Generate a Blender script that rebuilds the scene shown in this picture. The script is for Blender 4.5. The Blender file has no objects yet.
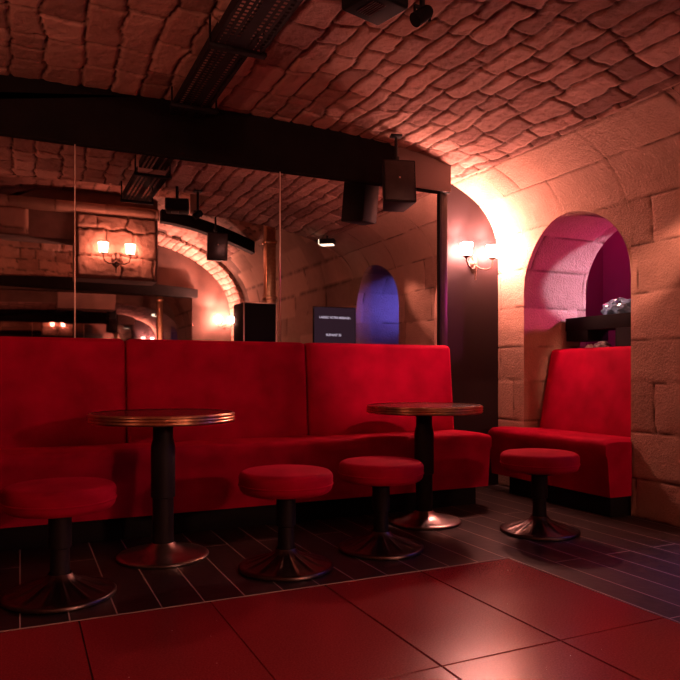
import bpy, bmesh, math, random
import numpy as np
from mathutils import Vector, Matrix

random.seed(5)
C = bpy.context.scene.collection
PI = math.pi

# ------------------------------------------------------------------ layout
CAM_Z = 0.93
XR = 3.60            # right wall
XL = -1.80           # left wall
YB = 4.56            # back wall
YM = 4.36            # big mirror face
YF = -3.60           # far end wall (behind the camera)
YT = -0.95           # stone lintel wall behind the camera
YS = 1.45            # where the ceiling steps up towards the front
SPR = 1.75           # springing of the vault
CX, HALF = 0.90, 2.70
CROWN_A, CROWN_B = 2.64, 3.36

# ------------------------------------------------------------------ object helpers
def link(name, me, parent=None, mats=()):
    o = bpy.data.objects.new(name, me); C.objects.link(o)
    for m in mats: me.materials.append(m)
    if parent is not None: o.parent = parent
    return o
def tag(o, label, cat, group=None):
    o['label'] = label; o['category'] = cat
    if group: o['group'] = group
    return o
def thing(name, label, cat, loc=(0, 0, 0), rz=0, group=None):
    o = bpy.data.objects.new(name, None); C.objects.link(o)
    o.empty_display_size = 0.1
    o.location = loc; o.rotation_euler = (0, 0, rz)
    return tag(o, label, cat, group)
def struct(o):
    o['kind'] = 'structure'; return o
def copy_tree(o, parent=None):
    c = o.copy(); C.objects.link(c)
    if parent is not None: c.parent = parent
    for ch in list(o.children): copy_tree(ch, c)
    return c
def bm_obj(name, bm, mat, parent=None, smooth=True, ang=40):
    me = bpy.data.meshes.new(name)
    bmesh.ops.recalc_face_normals(bm, faces=bm.faces[:])
    if smooth:
        a = math.radians(ang)
        for f in bm.faces: f.smooth = True
        for e in bm.edges:
            if len(e.link_faces) == 2 and e.calc_face_angle(0) > a: e.smooth = False
    bm.to_mesh(me); bm.free()
    mats = mat if isinstance(mat, (list, tuple)) else [mat]
    return link(name, me, parent, mats)

def add_box(bm, c, s, bev=0.0, seg=2, rot=None, mi=0):
    r = bmesh.ops.create_cube(bm, size=1)
    vs = r['verts']
    bmesh.ops.scale(bm, vec=s, verts=vs)
    fs = list({f for v in vs for f in v.link_faces})
    if bev > 0:
        es = list({e for v in vs for e in v.link_edges})
        rr = bmesh.ops.bevel(bm, geom=es, offset=bev, segments=seg, affect='EDGES', profile=0.5)
        fs = list(set([f for f in fs if f.is_valid]) | set(rr['faces']))
        vs = list({v for f in fs for v in f.verts})
    for f in fs: f.material_index = mi
    if rot is not None: bmesh.ops.transform(bm, matrix=rot.to_4x4(), verts=vs)
    bmesh.ops.translate(bm, vec=c, verts=vs)
    return vs
def add_lathe(bm, prof, seg=48, c=(0, 0, 0), mi=0, fn=None, closed=False):
    rings = []
    for r, z in prof:
        if r < 1e-6:
            rings.append([bm.verts.new((c[0], c[1], c[2] + z))])
        else:
            rg = []
            for i in range(seg):
                a = 2 * PI * i / seg
                dz = fn(r, a) if fn else 0
                rg.append(bm.verts.new((c[0] + r * math.cos(a), c[1] + r * math.sin(a), c[2] + z + dz)))
            rings.append(rg)
    for A, B in zip(rings[:-1], rings[1:]):
        for i in range(seg):
            j = (i + 1) % seg
            if len(A) == 1 and len(B) == 1: continue
            if len(A) == 1: f = bm.faces.new((A[0], B[j], B[i]))
            elif len(B) == 1: f = bm.faces.new((A[i], A[j], B[0]))
            else: f = bm.faces.new((A[i], A[j], B[j], B[i]))
            f.material_index = mi
def add_tube(bm, pts, r, seg=10, cap=True):
    pts = [Vector(p) for p in pts]
    rs = r if isinstance(r, (list, tuple)) else [r] * len(pts)
    rings = []; up = None
    for i, p in enumerate(pts):
        t = (pts[min(i + 1, len(pts) - 1)] - pts[max(i - 1, 0)]).normalized()
        if up is None:
            up = Vector((0, 0, 1)) if abs(t.z) < 0.9 else Vector((1, 0, 0))
        a = (up - t * up.dot(t)).normalized(); b = t.cross(a); up = a
        rings.append([bm.verts.new(p + rs[i] * (math.cos(2 * PI * k / seg) * a + math.sin(2 * PI * k / seg) * b)) for k in range(seg)])
    for A, B in zip(rings[:-1], rings[1:]):
        for k in range(seg):
            bm.faces.new((A[k], A[(k + 1) % seg], B[(k + 1) % seg], B[k]))
    if cap:
        bm.faces.new(rings[0]); bm.faces.new(rings[-1][::-1])
def add_prism(bm, poly, axis, a, b):
    """poly of 2D points extruded along axis from a to b (axis 'y': poly is (x,z); axis 'x': poly is (y,z))"""
    def P(p, t):
        return (p[0], t, p[1]) if axis == 'y' else (t, p[0], p[1])
    A = [bm.verts.new(P(p, a)) for p in poly]; B = [bm.verts.new(P(p, b)) for p in poly]
    n = len(poly)
    bm.faces.new(A); bm.faces.new(B[::-1])
    for i in range(n): bm.faces.new((A[i], B[i], B[(i + 1) % n], A[(i + 1) % n]))

# ------------------------------------------------------------------ materials
def new_mat(name):
    m = bpy.data.materials.new(name); m.use_nodes = True
    nt = m.node_tree; return m, nt, nt.nodes['Principled BSDF']
def simple(name, col, rough=0.5, metal=0.0, spec=0.5, noise=0.0, nscale=20, bump=0.0, bscale=200, sheen=0, sheen_tint=None, coat=0):
    m, nt, b = new_mat(name)
    b.inputs['Base Color'].default_value = (*col, 1); b.inputs['Roughness'].default_value = rough
    b.inputs['Metallic'].default_value = metal; b.inputs['Specular IOR Level'].default_value = spec
    b.inputs['Coat Weight'].default_value = coat
    if sheen:
        b.inputs['Sheen Weight'].default_value = sheen; b.inputs['Sheen Roughness'].default_value = 0.45
        b.inputs['Sheen Tint'].default_value = (*(sheen_tint or col), 1)
    tc = nt.nodes.new('ShaderNodeTexCoord')
    if noise:
        n = nt.nodes.new('ShaderNodeTexNoise'); n.inputs['Scale'].default_value = nscale; n.inputs['Detail'].default_value = 5
        nt.links.new(tc.outputs['Object'], n.inputs['Vector'])
        r = nt.nodes.new('ShaderNodeValToRGB')
        r.color_ramp.elements[0].position = 0.3; r.color_ramp.elements[1].position = 0.7
        r.color_ramp.elements[0].color = (*[c * (1 - noise) for c in col], 1)
        r.color_ramp.elements[1].color = (*[min(1, c * (1 + noise)) for c in col], 1)
        nt.links.new(n.outputs['Fac'], r.inputs['Fac']); nt.links.new(r.outputs['Color'], b.inputs['Base Color'])
    if bump:
        n = nt.nodes.new('ShaderNodeTexNoise'); n.inputs['Scale'].default_value = bscale; n.inputs['Detail'].default_value = 4
        nt.links.new(tc.outputs['Object'], n.inputs['Vector'])
        bp = nt.nodes.new('ShaderNodeBump'); bp.inputs['Strength'].default_value = bump; bp.inputs['Distance'].default_value = 0.01
        nt.links.new(n.outputs['Fac'], bp.inputs['Height']); nt.links.new(bp.outputs['Normal'], b.inputs['Normal'])
    return m
def emit(name, col, s):
    m = bpy.data.materials.new(name); m.use_nodes = True; nt = m.node_tree
    nt.nodes.remove(nt.nodes['Principled BSDF'])
    e = nt.nodes.new('ShaderNodeEmission'); e.inputs['Color'].default_value = (*col, 1); e.inputs['Strength'].default_value = s
    nt.links.new(e.outputs['Emission'], nt.nodes['Material Output'].inputs['Surface']); return m
def stone_mat(name, dark, light, mortar, rough=0.92, bump=0.5, bscale=38):
    """tint attribute: 0..1 the tone of each stone, joint attribute: 1 in the mortar"""
    m, nt, b = new_mat(name)
    b.inputs['Roughness'].default_value = rough; b.inputs['Specular IOR Level'].default_value = 0.2
    at = nt.nodes.new('ShaderNodeAttribute'); at.attribute_name = 'tint'
    aj = nt.nodes.new('ShaderNodeAttribute'); aj.attribute_name = 'joint'
    tc = nt.nodes.new('ShaderNodeTexCoord')
    n1 = nt.nodes.new('ShaderNodeTexNoise'); n1.inputs['Scale'].default_value = 9; n1.inputs['Detail'].default_value = 8; n1.inputs['Roughness'].default_value = 0.65
    nt.links.new(tc.outputs['Object'], n1.inputs['Vector'])
    mx = nt.nodes.new('ShaderNodeMath'); mx.operation = 'MULTIPLY_ADD'; mx.inputs[1].default_value = 0.75
    nt.links.new(n1.outputs['Fac'], mx.inputs[0]); nt.links.new(at.outputs['Fac'], mx.inputs[2])
    mp = nt.nodes.new('ShaderNodeMapRange'); mp.inputs['From Min'].default_value = 0.2; mp.inputs['From Max'].default_value = 1.5
    nt.links.new(mx.outputs[0], mp.inputs['Value'])
    r = nt.nodes.new('ShaderNodeMix'); r.data_type = 'RGBA'
    r.inputs['A'].default_value = (*dark, 1); r.inputs['B'].default_value = (*light, 1)
    nt.links.new(mp.outputs['Result'], r.inputs['Factor'])
    j = nt.nodes.new('ShaderNodeMix'); j.data_type = 'RGBA'; j.inputs['B'].default_value = (*mortar, 1)
    nt.links.new(aj.outputs['Fac'], j.inputs['Factor']); nt.links.new(r.outputs['Result'], j.inputs['A'])
    nt.links.new(j.outputs['Result'], b.inputs['Base Color'])
    n2 = nt.nodes.new('ShaderNodeTexNoise'); n2.inputs['Scale'].default_value = bscale; n2.inputs['Detail'].default_value = 9; n2.inputs['Roughness'].default_value = 0.7
    nt.links.new(tc.outputs['Object'], n2.inputs['Vector'])
    v = nt.nodes.new('ShaderNodeTexVoronoi'); v.inputs['Scale'].default_value = bscale * 0.9
    nt.links.new(tc.outputs['Object'], v.inputs['Vector'])
    ad = nt.nodes.new('ShaderNodeMath'); ad.operation = 'MULTIPLY_ADD'; ad.inputs[1].default_value = 0.2
    nt.links.new(v.outputs['Distance'], ad.inputs[0]); nt.links.new(n2.outputs['Fac'], ad.inputs[2])
    bp = nt.nodes.new('ShaderNodeBump'); bp.inputs['Strength'].default_value = bump; bp.inputs['Distance'].default_value = 0.02
    nt.links.new(ad.outputs[0], bp.inputs['Height']); nt.links.new(bp.outputs['Normal'], b.inputs['Normal'])
    return m

M = {}
M['rubble'] = stone_mat('rubble_stone', (0.24, 0.125, 0.10), (0.60, 0.365, 0.29), (0.11, 0.07, 0.055), bump=0.75, bscale=26)
M['ashlar'] = stone_mat('dressed_stone', (0.34, 0.215, 0.155), (0.66, 0.44, 0.325), (0.15, 0.09, 0.065), bump=0.6, bscale=62)
M['black'] = simple('black_paint', (0.006, 0.005, 0.006), 0.6, spec=0.3)
M['matte_black'] = simple('matte_black', (0.004, 0.0035, 0.004), 0.75, spec=0.2)
M['lacquer'] = simple('black_lacquer', (0.030, 0.020, 0.022), 0.6, spec=0.12, bump=0.04, bscale=6)
M['beam'] = simple('blackened_wood', (0.005, 0.003, 0.003), 0.8, spec=0.15, noise=0.4, nscale=8, bump=0.15, bscale=18)
M['frame'] = simple('frame_wood', (0.035, 0.024, 0.022), 0.35, noise=0.3, nscale=14)
M['mirror'] = simple('mirror_glass', (0.60, 0.54, 0.54), 0.015, metal=1.0)
M['velvet'] = simple('red_velvet', (0.38, 0.0012, 0.030), 0.85, spec=0.08, noise=0.22, nscale=6, bump=0.08, bscale=260, sheen=0.25, sheen_tint=(1, 0.01, 0.08))
M['chrome'] = simple('brushed_steel', (0.55, 0.50, 0.47), 0.28, metal=1.0, bump=0.03, bscale=60)
M['dark_steel'] = simple('dull_dark_steel', (0.12, 0.10, 0.095), 0.34, metal=1.0, bump=0.04, bscale=50)
M['brass'] = simple('worn_brass', (0.66, 0.42, 0.25), 0.3, metal=1.0, noise=0.2, nscale=30)
M['ptop'] = simple('dark_laminate', (0.05, 0.022, 0.018), 0.22, spec=0.6, noise=0.3, nscale=18)
M['iron'] = simple('bronze_iron', (0.10, 0.06, 0.045), 0.4, metal=0.8)
M['shade'] = emit('lit_glass', (1.0, 0.36, 0.29), 480)
M['shade2'] = emit('lit_glass_far', (1.0, 0.30, 0.2), 60)
M['shade3'] = emit('lit_glass_end', (1.0, 0.38, 0.27), 1500)
M['lamp_white'] = emit('lit_spot_face', (1.0, 0.80, 0.55), 6)
M['plaster'] = simple('dark_plaster', (0.22, 0.13, 0.10), 0.9, noise=0.3, nscale=4, bump=0.3, bscale=14)
M['magenta'] = simple('purple_wall_paint', (0.30, 0.05, 0.16), 0.85, noise=0.1, nscale=3)
M['grey_wall'] = simple('grey_wall_paint', (0.42, 0.38, 0.42), 0.85, noise=0.15, nscale=4)
M['plastic'] = simple('clear_blue_film', (0.22, 0.48, 0.72), 0.15, spec=0.8)
M['white'] = simple('white_paper', (0.8, 0.76, 0.78), 0.6)
M['silver'] = simple('mirror_edge_silver', (0.75, 0.55, 0.45), 0.35, metal=1.0)
M['screen'] = emit('dim_screen', (0.042, 0.02, 0.032), 1.0)
M['text'] = emit('screen_letters', (0.75, 0.66, 0.85), 1.0)

def floor_mat():
    m, nt, b = new_mat('dark_plank_tiles')
    tc = nt.nodes.new('ShaderNodeTexCoord'); mp = nt.nodes.new('ShaderNodeMapping')
    mp.inputs['Rotation'].default_value = (0, 0, PI / 2)
    nt.links.new(tc.outputs['Object'], mp.inputs['Vector'])
    br = nt.nodes.new('ShaderNodeTexBrick'); br.offset = 0.43; br.squash = 1
    br.inputs['Scale'].default_value = 1; br.inputs['Brick Width'].default_value = 1.8; br.inputs['Row Height'].default_value = 0.17
    br.inputs['Mortar Size'].default_value = 0.0028; br.inputs['Mortar Smooth'].default_value = 0.1; br.inputs['Bias'].default_value = 0
    br.inputs['Color1'].default_value = (0.014, 0.010, 0.010, 1); br.inputs['Color2'].default_value = (0.028, 0.020, 0.018, 1)
    br.inputs['Mortar'].default_value = (0.42, 0.34, 0.30, 1)
    nt.links.new(mp.outputs['Vector'], br.inputs['Vector']); nt.links.new(br.outputs['Color'], b.inputs['Base Color'])
    b.inputs['Roughness'].default_value = 0.42; b.inputs['Specular IOR Level'].default_value = 0.4
    n = nt.nodes.new('ShaderNodeTexNoise'); n.inputs['Scale'].default_value = 25; n.inputs['Detail'].default_value = 6
    nt.links.new(tc.outputs['Object'], n.inputs['Vector'])
    bp = nt.nodes.new('ShaderNodeBump'); bp.inputs['Strength'].default_value = 0.12; bp.inputs['Distance'].default_value = 0.01
    nt.links.new(n.outputs['Fac'], bp.inputs['Height']); nt.links.new(bp.outputs['Normal'], b.inputs['Normal'])
    return m
def red_floor_mat():
    m, nt, b = new_mat('red_granite_tiles')
    tc = nt.nodes.new('ShaderNodeTexCoord')
    n = nt.nodes.new('ShaderNodeTexNoise'); n.inputs['Scale'].default_value = 160; n.inputs['Detail'].default_value = 3
    n0 = nt.nodes.new('ShaderNodeTexNoise'); n0.inputs['Scale'].default_value = 2.5; n0.inputs['Detail'].default_value = 4
    nt.links.new(tc.outputs['Object'], n.inputs['Vector']); nt.links.new(tc.outputs['Object'], n0.inputs['Vector'])
    r = nt.nodes.new('ShaderNodeValToRGB')
    r.color_ramp.elements[0].position = 0.35; r.color_ramp.elements[1].position = 0.68
    r.color_ramp.elements[0].color = (0.22, 0.020, 0.024, 1); r.color_ramp.elements[1].color = (0.32, 0.036, 0.040, 1)
    nt.links.new(n.outputs['Fac'], r.inputs['Fac'])
    v = nt.nodes.new('ShaderNodeTexVoronoi'); v.inputs['Scale'].default_value = 11; v.inputs['Randomness'].default_value = 1
    nt.links.new(tc.outputs['Object'], v.inputs['Vector'])
    lt = nt.nodes.new('ShaderNodeMath'); lt.operation = 'LESS_THAN'; lt.inputs[1].default_value = 0.022
    nt.links.new(v.outputs['Distance'], lt.inputs[0])
    mx = nt.nodes.new('ShaderNodeMix'); mx.data_type = 'RGBA'; mx.inputs['B'].default_value = (0.85, 0.6, 0.5, 1)
    nt.links.new(lt.outputs[0], mx.inputs['Factor']); nt.links.new(r.outputs['Color'], mx.inputs['A'])
    nt.links.new(mx.outputs['Result'], b.inputs['Base Color'])
    mr = nt.nodes.new('ShaderNodeMapRange'); mr.inputs['To Min'].default_value = 0.16; mr.inputs['To Max'].default_value = 0.30
    nt.links.new(n0.outputs['Fac'], mr.inputs['Value']); nt.links.new(mr.outputs['Result'], b.inputs['Roughness'])
    bp = nt.nodes.new('ShaderNodeBump'); bp.inputs['Strength'].default_value = 0.08; bp.inputs['Distance'].default_value = 0.004
    nt.links.new(n.outputs['Fac'], bp.inputs['Height']); nt.links.new(bp.outputs['Normal'], b.inputs['Normal'])
    return m
M['floor'] = floor_mat(); M['red_floor'] = red_floor_mat()
M['red_joint'] = simple('dark_tile_joint', (0.02, 0.006, 0.006), 0.8)

# ------------------------------------------------------------------ stone relief
def hash2(ix, iy, seed):
    h = np.sin(ix * 127.1 + iy * 311.7 + seed * 74.7) * 43758.5453
    return h - np.floor(h)
def vnoise(x, y, seed=0):
    ix = np.floor(x); iy = np.floor(y); fx = x - ix; fy = y - iy
    fx = fx * fx * (3 - 2 * fx); fy = fy * fy * (3 - 2 * fy)
    a = hash2(ix, iy, seed); b = hash2(ix + 1, iy, seed); c = hash2(ix, iy + 1, seed); d = hash2(ix + 1, iy + 1, seed)
    return (a * (1 - fx) + b * fx) * (1 - fy) + (c * (1 - fx) + d * fx) * fy - 0.5
def sstep(x): 
    x = np.clip(x, 0, 1); return x * x * (3 - 2 * x)
def stones(s, l, rows, lmin, lmax, seed, joint, wob):
    """s across the courses, l along them -> (height 0..1, tone 0..1, mortar 0..1)"""
    ss = s + wob * vnoise(s * 2.2, l * 2.6, seed) + wob * 0.7 * vnoise(s * 8, l * 8, seed + 1) + wob * 0.3 * vnoise(s * 22, l * 22, seed + 5)
    ll = l + wob * vnoise(s * 2.5 + 9, l * 2.2, seed + 2) + wob * 0.8 * vnoise(s * 9, l * 7, seed + 3) + wob * 0.3 * vnoise(s * 24, l * 20, seed + 6)
    rows = np.asarray(rows); ri = np.clip(np.searchsorted(rows, ss) - 1, 0, len(rows) - 2)
    d = np.minimum(ss - rows[ri], rows[ri + 1] - ss)
    dc = np.zeros_like(d); tone = np.zeros_like(d)
    rng = np.random.default_rng(seed)
    for k in range(len(rows) - 1):
        cuts = [-3.0 + rng.uniform(0, lmax)]
        while cuts[-1] < 8: cuts.append(cuts[-1] + rng.uniform(lmin, lmax))
        cuts = np.asarray(cuts); tones = rng.uniform(0, 1, len(cuts)); m = ri == k
        if not m.any(): continue
        x = ll[m]; ci = np.clip(np.searchsorted(cuts, x) - 1, 0, len(cuts) - 2)
        dc[m] = np.minimum(x - cuts[ci], cuts[ci + 1] - x); tone[m] = tones[ci]
    # rounded corners: soft minimum of the two distances
    a = np.clip(d, 0, None) / joint; b = np.clip(dc, 0, None) / joint
    q = 1 - np.sqrt(np.clip(1 - np.minimum(a, 1), 0, 1) ** 2 + np.clip(1 - np.minimum(b, 1), 0, 1) ** 2)
    q = np.clip(q, 0, 1)
    return sstep(q ** 0.55), tone, 1 - sstep(q * 2.0)
def rows_rand(a, b, h0, h1, seed):
    rng = np.random.default_rng(seed); r = [a]
    while r[-1] < b: r.append(r[-1] + rng.uniform(h0, h1))
    return r
class Grid:
    """collects displaced rectangular patches into one mesh"""
    def __init__(s): s.v = []; s.f = []; s.t = []; s.j = []; s.n = 0
    def patch(s, P, N, S, L, pat, amp, fade=None, flip=False):
        h, tone, jn = pat(S, L)
        rough = 0.35 * vnoise(S * 14, L * 14, 31) + 0.25 * vnoise(S * 31, L * 31, 37)
        d = amp * (h - 1) + amp * 0.7 * rough * (0.3 + h) + amp * 0.22 * (tone - 0.5) * h
        if fade is not None: d = d * fade
        Q = P + N * d[..., None]
        a, b = S.shape
        s.v.append(Q.reshape(-1, 3)); s.t.append(tone.ravel()); s.j.append(jn.ravel())
        idx = np.arange(a * b).reshape(a, b) + s.n
        q = np.stack([idx[:-1, :-1], idx[:-1, 1:], idx[1:, 1:], idx[1:, :-1]], -1).reshape(-1, 4)
        if flip: q = q[:, ::-1]
        s.f.append(q); s.n += a * b
    def build(s, name, mat, parent=None):
        V = np.concatenate(s.v); F = np.concatenate(s.f)
        me = bpy.data.meshes.new(name)
        me.from_pydata(V.tolist(), [], F.tolist())
        me.polygons.foreach_set('use_smooth', np.ones(len(F), bool))
        for nm, arr in (('tint', s.t), ('joint', s.j)):
            at = me.attributes.new(nm, 'FLOAT', 'POINT'); at.data.foreach_set('value', np.concatenate(arr).astype(np.float32))
        me.update()
        return link(name, me, parent, [mat])

def nexp(crown): return 3.2 if crown < 3 else 2.5
def prof_z(x, crown):
    NEXP = nexp(crown)
    q = np.clip(np.abs((x - CX) / HALF), 0, 1)
    return SPR + (crown - SPR) * np.clip(1 - q ** NEXP, 0, 1) ** (1 / NEXP)
def profile(crown, n=6000):
    """fine polyline of the section, from the floor at the right wall over the vault to the floor at the left; with arc length"""
    th = np.linspace(0, PI, n); NEXP = nexp(crown)
    c, sn = np.cos(th), np.sin(th)
    x = CX + HALF * np.sign(c) * np.abs(c) ** (2 / NEXP); z = SPR + (crown - SPR) * np.abs(sn) ** (2 / NEXP)
    x = np.concatenate([[XR], x, [XL]]); z = np.concatenate([[0], z, [0]])
    s = np.concatenate([[0], np.cumsum(np.hypot(np.diff(x), np.diff(z)))])
    return x, z, s
PROF = {'A': profile(CROWN_A), 'B': profile(CROWN_B)}
def at_s(bay, s):
    x, z, S = PROF[bay]
    px = np.interp(s, S, x); pz = np.interp(s, S, z)
    e = 0.01
    tx = np.interp(s + e, S, x) - np.interp(s - e, S, x); tz = np.interp(s + e, S, z) - np.interp(s - e, S, z)
    l = np.hypot(tx, tz) + 1e-9
    return px, pz, -tz / l, tx / l          # normal points into the room
def s_of_x(bay, xq):                         # arc position where the vault reaches x (right side)
    x, z, S = PROF[bay]
    i = np.argmax(x < xq); return S[i]
def s_of_z(bay, zq):
    x, z, S = PROF[bay]
    h = len(z) // 2; return np.interp(zq, z[:h], S[:h])

S_TOP = {b: s_of_x(b, 3.12) for b in 'AB'}
S_END = {b: PROF[b][2][-1] for b in 'AB'}
ROWS_V = rows_rand(S_TOP['A'] - 0.08, S_TOP['A'] + 1.7, 0.105, 0.17, 3); ROWS_V = ROWS_V[:-1] + rows_rand(ROWS_V[-1], 9, 0.15, 0.20, 4)
ROWS_W = [-1, 0.0, 0.25, 0.55, 0.87, 1.14, 1.45, 1.75, 2.04, 2.36, 2.66, 2.95, 3.3, 3.7, 4.2, 5]
vault_pat = lambda s, l: stones(s, l, ROWS_V, 0.15, 0.42, 11, 0.020, 0.046)
wall_pat = lambda s, l: stones(s, l, ROWS_W, 0.42, 0.85, 23, 0.013, 0.014)

def section_patch(g, bay, s0, s1, y0, y1, res, pat, amp, s0fn=None, fade_s0=False, fade_y=(False, False)):
    ny = max(3, int((y1 - y0) / res) + 1); ns = max(3, int((s1 - s0) / res) + 1)
    y = np.linspace(y0, y1, ny); k = np.linspace(0, 1, ns)
    lo = np.full(ny, s0) if s0fn is None else s0fn(y)
    Sg = lo[None, :] + (s1 - lo[None, :]) * k[:, None]
    Yg = np.broadcast_to(y[None, :], Sg.shape).copy()
    x, z, nx, nz = at_s(bay, Sg)
    P = np.stack([x, Yg, z], -1); N = np.stack([nx, np.zeros_like(nx), nz], -1)
    fd = np.ones_like(Sg)
    if fade_s0: fd *= sstep((Sg - lo[None, :]) / 0.022)
    if fade_y[0]: fd *= sstep((Yg - y0) / 0.022)
    if fade_y[1]: fd *= sstep((y1 - Yg) / 0.022)
    g.patch(P, N, Sg, Yg, pat, amp, fd)

NICHE = [(3.20, 4.24, 2.085), (1.52, 2.52, 2.13)]        # y0, y1, top of the arch
X_OUT = 4.25                                              # far side of the thick wall
def arch_z(y, n):
    y0, y1, zt = n; r = (y1 - y0) / 2; yc = (y0 + y1) / 2
    return (zt - r) + np.sqrt(np.clip(r * r - (y - yc) ** 2, 0, None))
def reveal(g, n, zlow, res=0.016):
    y0, y1, zt = n; r = (y1 - y0) / 2; yc = (y0 + y1) / 2; zs = zt - r
    pts = []; nor = []
    for z in np.linspace(zlow, zs, int((zs - zlow) / res)): pts.append((y1, z)); nor.append((-1, 0))
    for a in np.linspace(0, PI, int(PI * r / res))[1:-1]:
        pts.append((yc + r * math.cos(a), zs + r * math.sin(a))); nor.append((-math.cos(a), -math.sin(a)))
    for z in np.linspace(zs, zlow, int((zs - zlow) / res)): pts.append((y0, z)); nor.append((1, 0))
    pts = np.array(pts); nor = np.array(nor)
    arc = zlow + np.concatenate([[0], np.cumsum(np.hypot(*np.diff(pts, axis=0).T))])
    xs0 = at_s('A', s_of_z('A', pts[:, 1]))[0]
    nd = int((X_OUT - XR) / res); k = np.linspace(0, 1, nd)
    X = xs0[:, None] + (X_OUT - xs0[:, None]) * k[None, :]
    P = np.stack([X, np.broadcast_to(pts[:, :1], X.shape), np.broadcast_to(pts[:, 1:], X.shape)], -1)
    N = np.stack([np.zeros_like(X), np.broadcast_to(nor[:, :1], X.shape), np.broadcast_to(nor[:, 1:], X.shape)], -1)
    Sg = np.broadcast_to(arc[:, None], X.shape).copy()
    fd = sstep((X - xs0[:, None]) / 0.022) * sstep((X_OUT - X) / 0.02)
    g.patch(P, N, Sg, X * 1.0 + 1.7, wall_pat, 0.009, fd)

# right wall with its two arched openings
g = Grid()
ST = S_TOP['A']; RES = 0.0125
def lowfn(n): return lambda y: s_of_z('A', arch_z(y, n))
n1, n2 = NICHE
section_patch(g, 'A', 0, ST, n1[1], YB + 0.02, RES, wall_pat, 0.009, fade_y=(True, False))
section_patch(g, 'A', 1.5, ST, n1[0], n1[1], RES, wall_pat, 0.009, s0fn=lowfn(n1), fade_s0=True)
section_patch(g, 'A', 0, ST, n2[1], n1[0], RES, wall_pat, 0.009, fade_y=(True, True))
section_patch(g, 'A', 1.5, ST, n2[0], n2[1], RES, wall_pat, 0.009, s0fn=lowfn(n2), fade_s0=True)
section_patch(g, 'A', 0, ST, YS, n2[0], RES, wall_pat, 0.009, fade_y=(False, True))
section_patch(g, 'B', 0, S_TOP['B'], YF, YS, 0.04, wall_pat, 0.009)
reveal(g, n1, 0.0); reveal(g, n2, 0.0)
struct(g.build('wall_right', M['ashlar']))
# rubble vault
g = Grid()
sl = s_of_x('A', 3.13)
s_spring_l = S_END['A'] - SPR
XS, YS2 = 1.65, 2.25                        # left of XS the low vault ends sooner
sa, sb = s_of_x('A', XS), s_of_x('B', XS)
section_patch(g, 'A', ST - 0.015, s_spring_l, YS2, YB + 0.02, 0.0115, vault_pat, 0.019, fade_s0=True)
section_patch(g, 'A', ST - 0.015, sa, YS, YS2, 0.0115, vault_pat, 0.019, fade_s0=True)
section_patch(g, 'B', sb, S_END['B'] - SPR, YS, YS2, 0.03, vault_pat, 0.022)
section_patch(g, 'B', S_TOP['B'] - 0.01, S_END['B'] - SPR, YF, YS, 0.03, vault_pat, 0.022)
struct(g.build('ceiling', M['rubble']))
g = Grid()
section_patch(g, 'A', s_spring_l, S_END['A'], YF, YB + 0.02, 0.05, wall_pat, 0.009)
struct(g.build('wall_left', M['ashlar']))
# step between the two ceiling heights
bm = bmesh.new()
def step_face(y, x0, x1):
    n = 40
    xx = CX + HALF * np.cos(np.linspace(math.acos((x1 - CX) / HALF), math.acos(max(-1, (x0 - CX) / HALF)), n))
    A = [bm.verts.new((x, y, float(prof_z(x, CROWN_A)))) for x in xx]; B = [bm.verts.new((x, y, float(prof_z(x, CROWN_B)))) for x in xx]
    for i in range(n - 1): bm.faces.new((A[i], A[i + 1], B[i + 1], B[i]))
step_face(YS, XS, XR - 0.001); step_face(YS2, XL + 0.001, XS)
za, zb = float(prof_z(XS, CROWN_A)), float(prof_z(XS, CROWN_B))
bm.faces.new([bm.verts.new(p) for p in ((XS, YS, za), (XS, YS2, za), (XS, YS2, zb), (XS, YS, zb))])
struct(bm_obj('trim_1', bm, M['plaster']))

# ------------------------------------------------------------------ back wall, front wall, floor, side room
bm = bmesh.new(); add_box(bm, ((XL + XR) / 2, YB + 0.05, 1.35), (XR - XL + 0.2, 0.1, 2.9))
struct(bm_obj('wall_back', bm, M['lacquer']))
RX, RY = 2.22, 2.73                                   # edge of the red dance floor
bm = bmesh.new()
x0, x1, y0, y1 = XL - 0.1, 5.6, -0.4, YB + 0.1
def quad(bm, a, b, c, d, mi=0):
    f = bm.faces.new([bm.verts.new(p) for p in (a, b, c, d)]); f.material_index = mi
quad(bm, (x0, RY, 0), (x1, RY, 0), (x1, y1, 0), (x0, y1, 0))
quad(bm, (RX, y0, 0), (x1, y0, 0), (x1, RY, 0), (RX, RY, 0))
quad(bm, (x0, y0, -0.006), (RX, y0, -0.006), (RX, RY, -0.006), (x0, RY, -0.006), 2)
xs = [RX - 0.003, 1.70, 1.21, 0.70, 0.20, -0.30, -0.80, -1.30, -1.85]; ys = [RY - 0.003, 1.815, 0.90, 0.0, -0.4]
JW = {1.70: 0.0035, 1.21: 0.003}
for xi in range(len(xs) - 1):
    for yi in range(len(ys) - 1):
        a, b, c, d = xs[xi + 1] + JW.get(xs[xi + 1], 0.001), xs[xi] - JW.get(xs[xi], 0.001), ys[yi + 1] + 0.002, ys[yi] - 0.002
        z = 0.0; e = 0.002
        quad(bm, (a + e, c + e, z), (b - e, c + e, z), (b - e, d - e, z), (a + e, d - e, z), 1)
        quad(bm, (a, c, -.006), (b, c, -.006), (b - e, c + e, z), (a + e, c + e, z), 1)
        quad(bm, (a, d, -.006), (a + e, d - e, z), (b - e, d - e, z), (b, d, -.006), 1)
        quad(bm, (a, c, -.006), (a + e, c + e, z), (a + e, d - e, z), (a, d, -.006), 1)
        quad(bm, (b, c, -.006), (b, d, -.006), (b - e, d - e, z), (b - e, c + e, z), 1)
fl = bm_obj('floor', bm, [M['floor'], M['red_floor'], M['red_joint']], smooth=False); struct(fl)
bm = bmesh.new()
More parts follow.
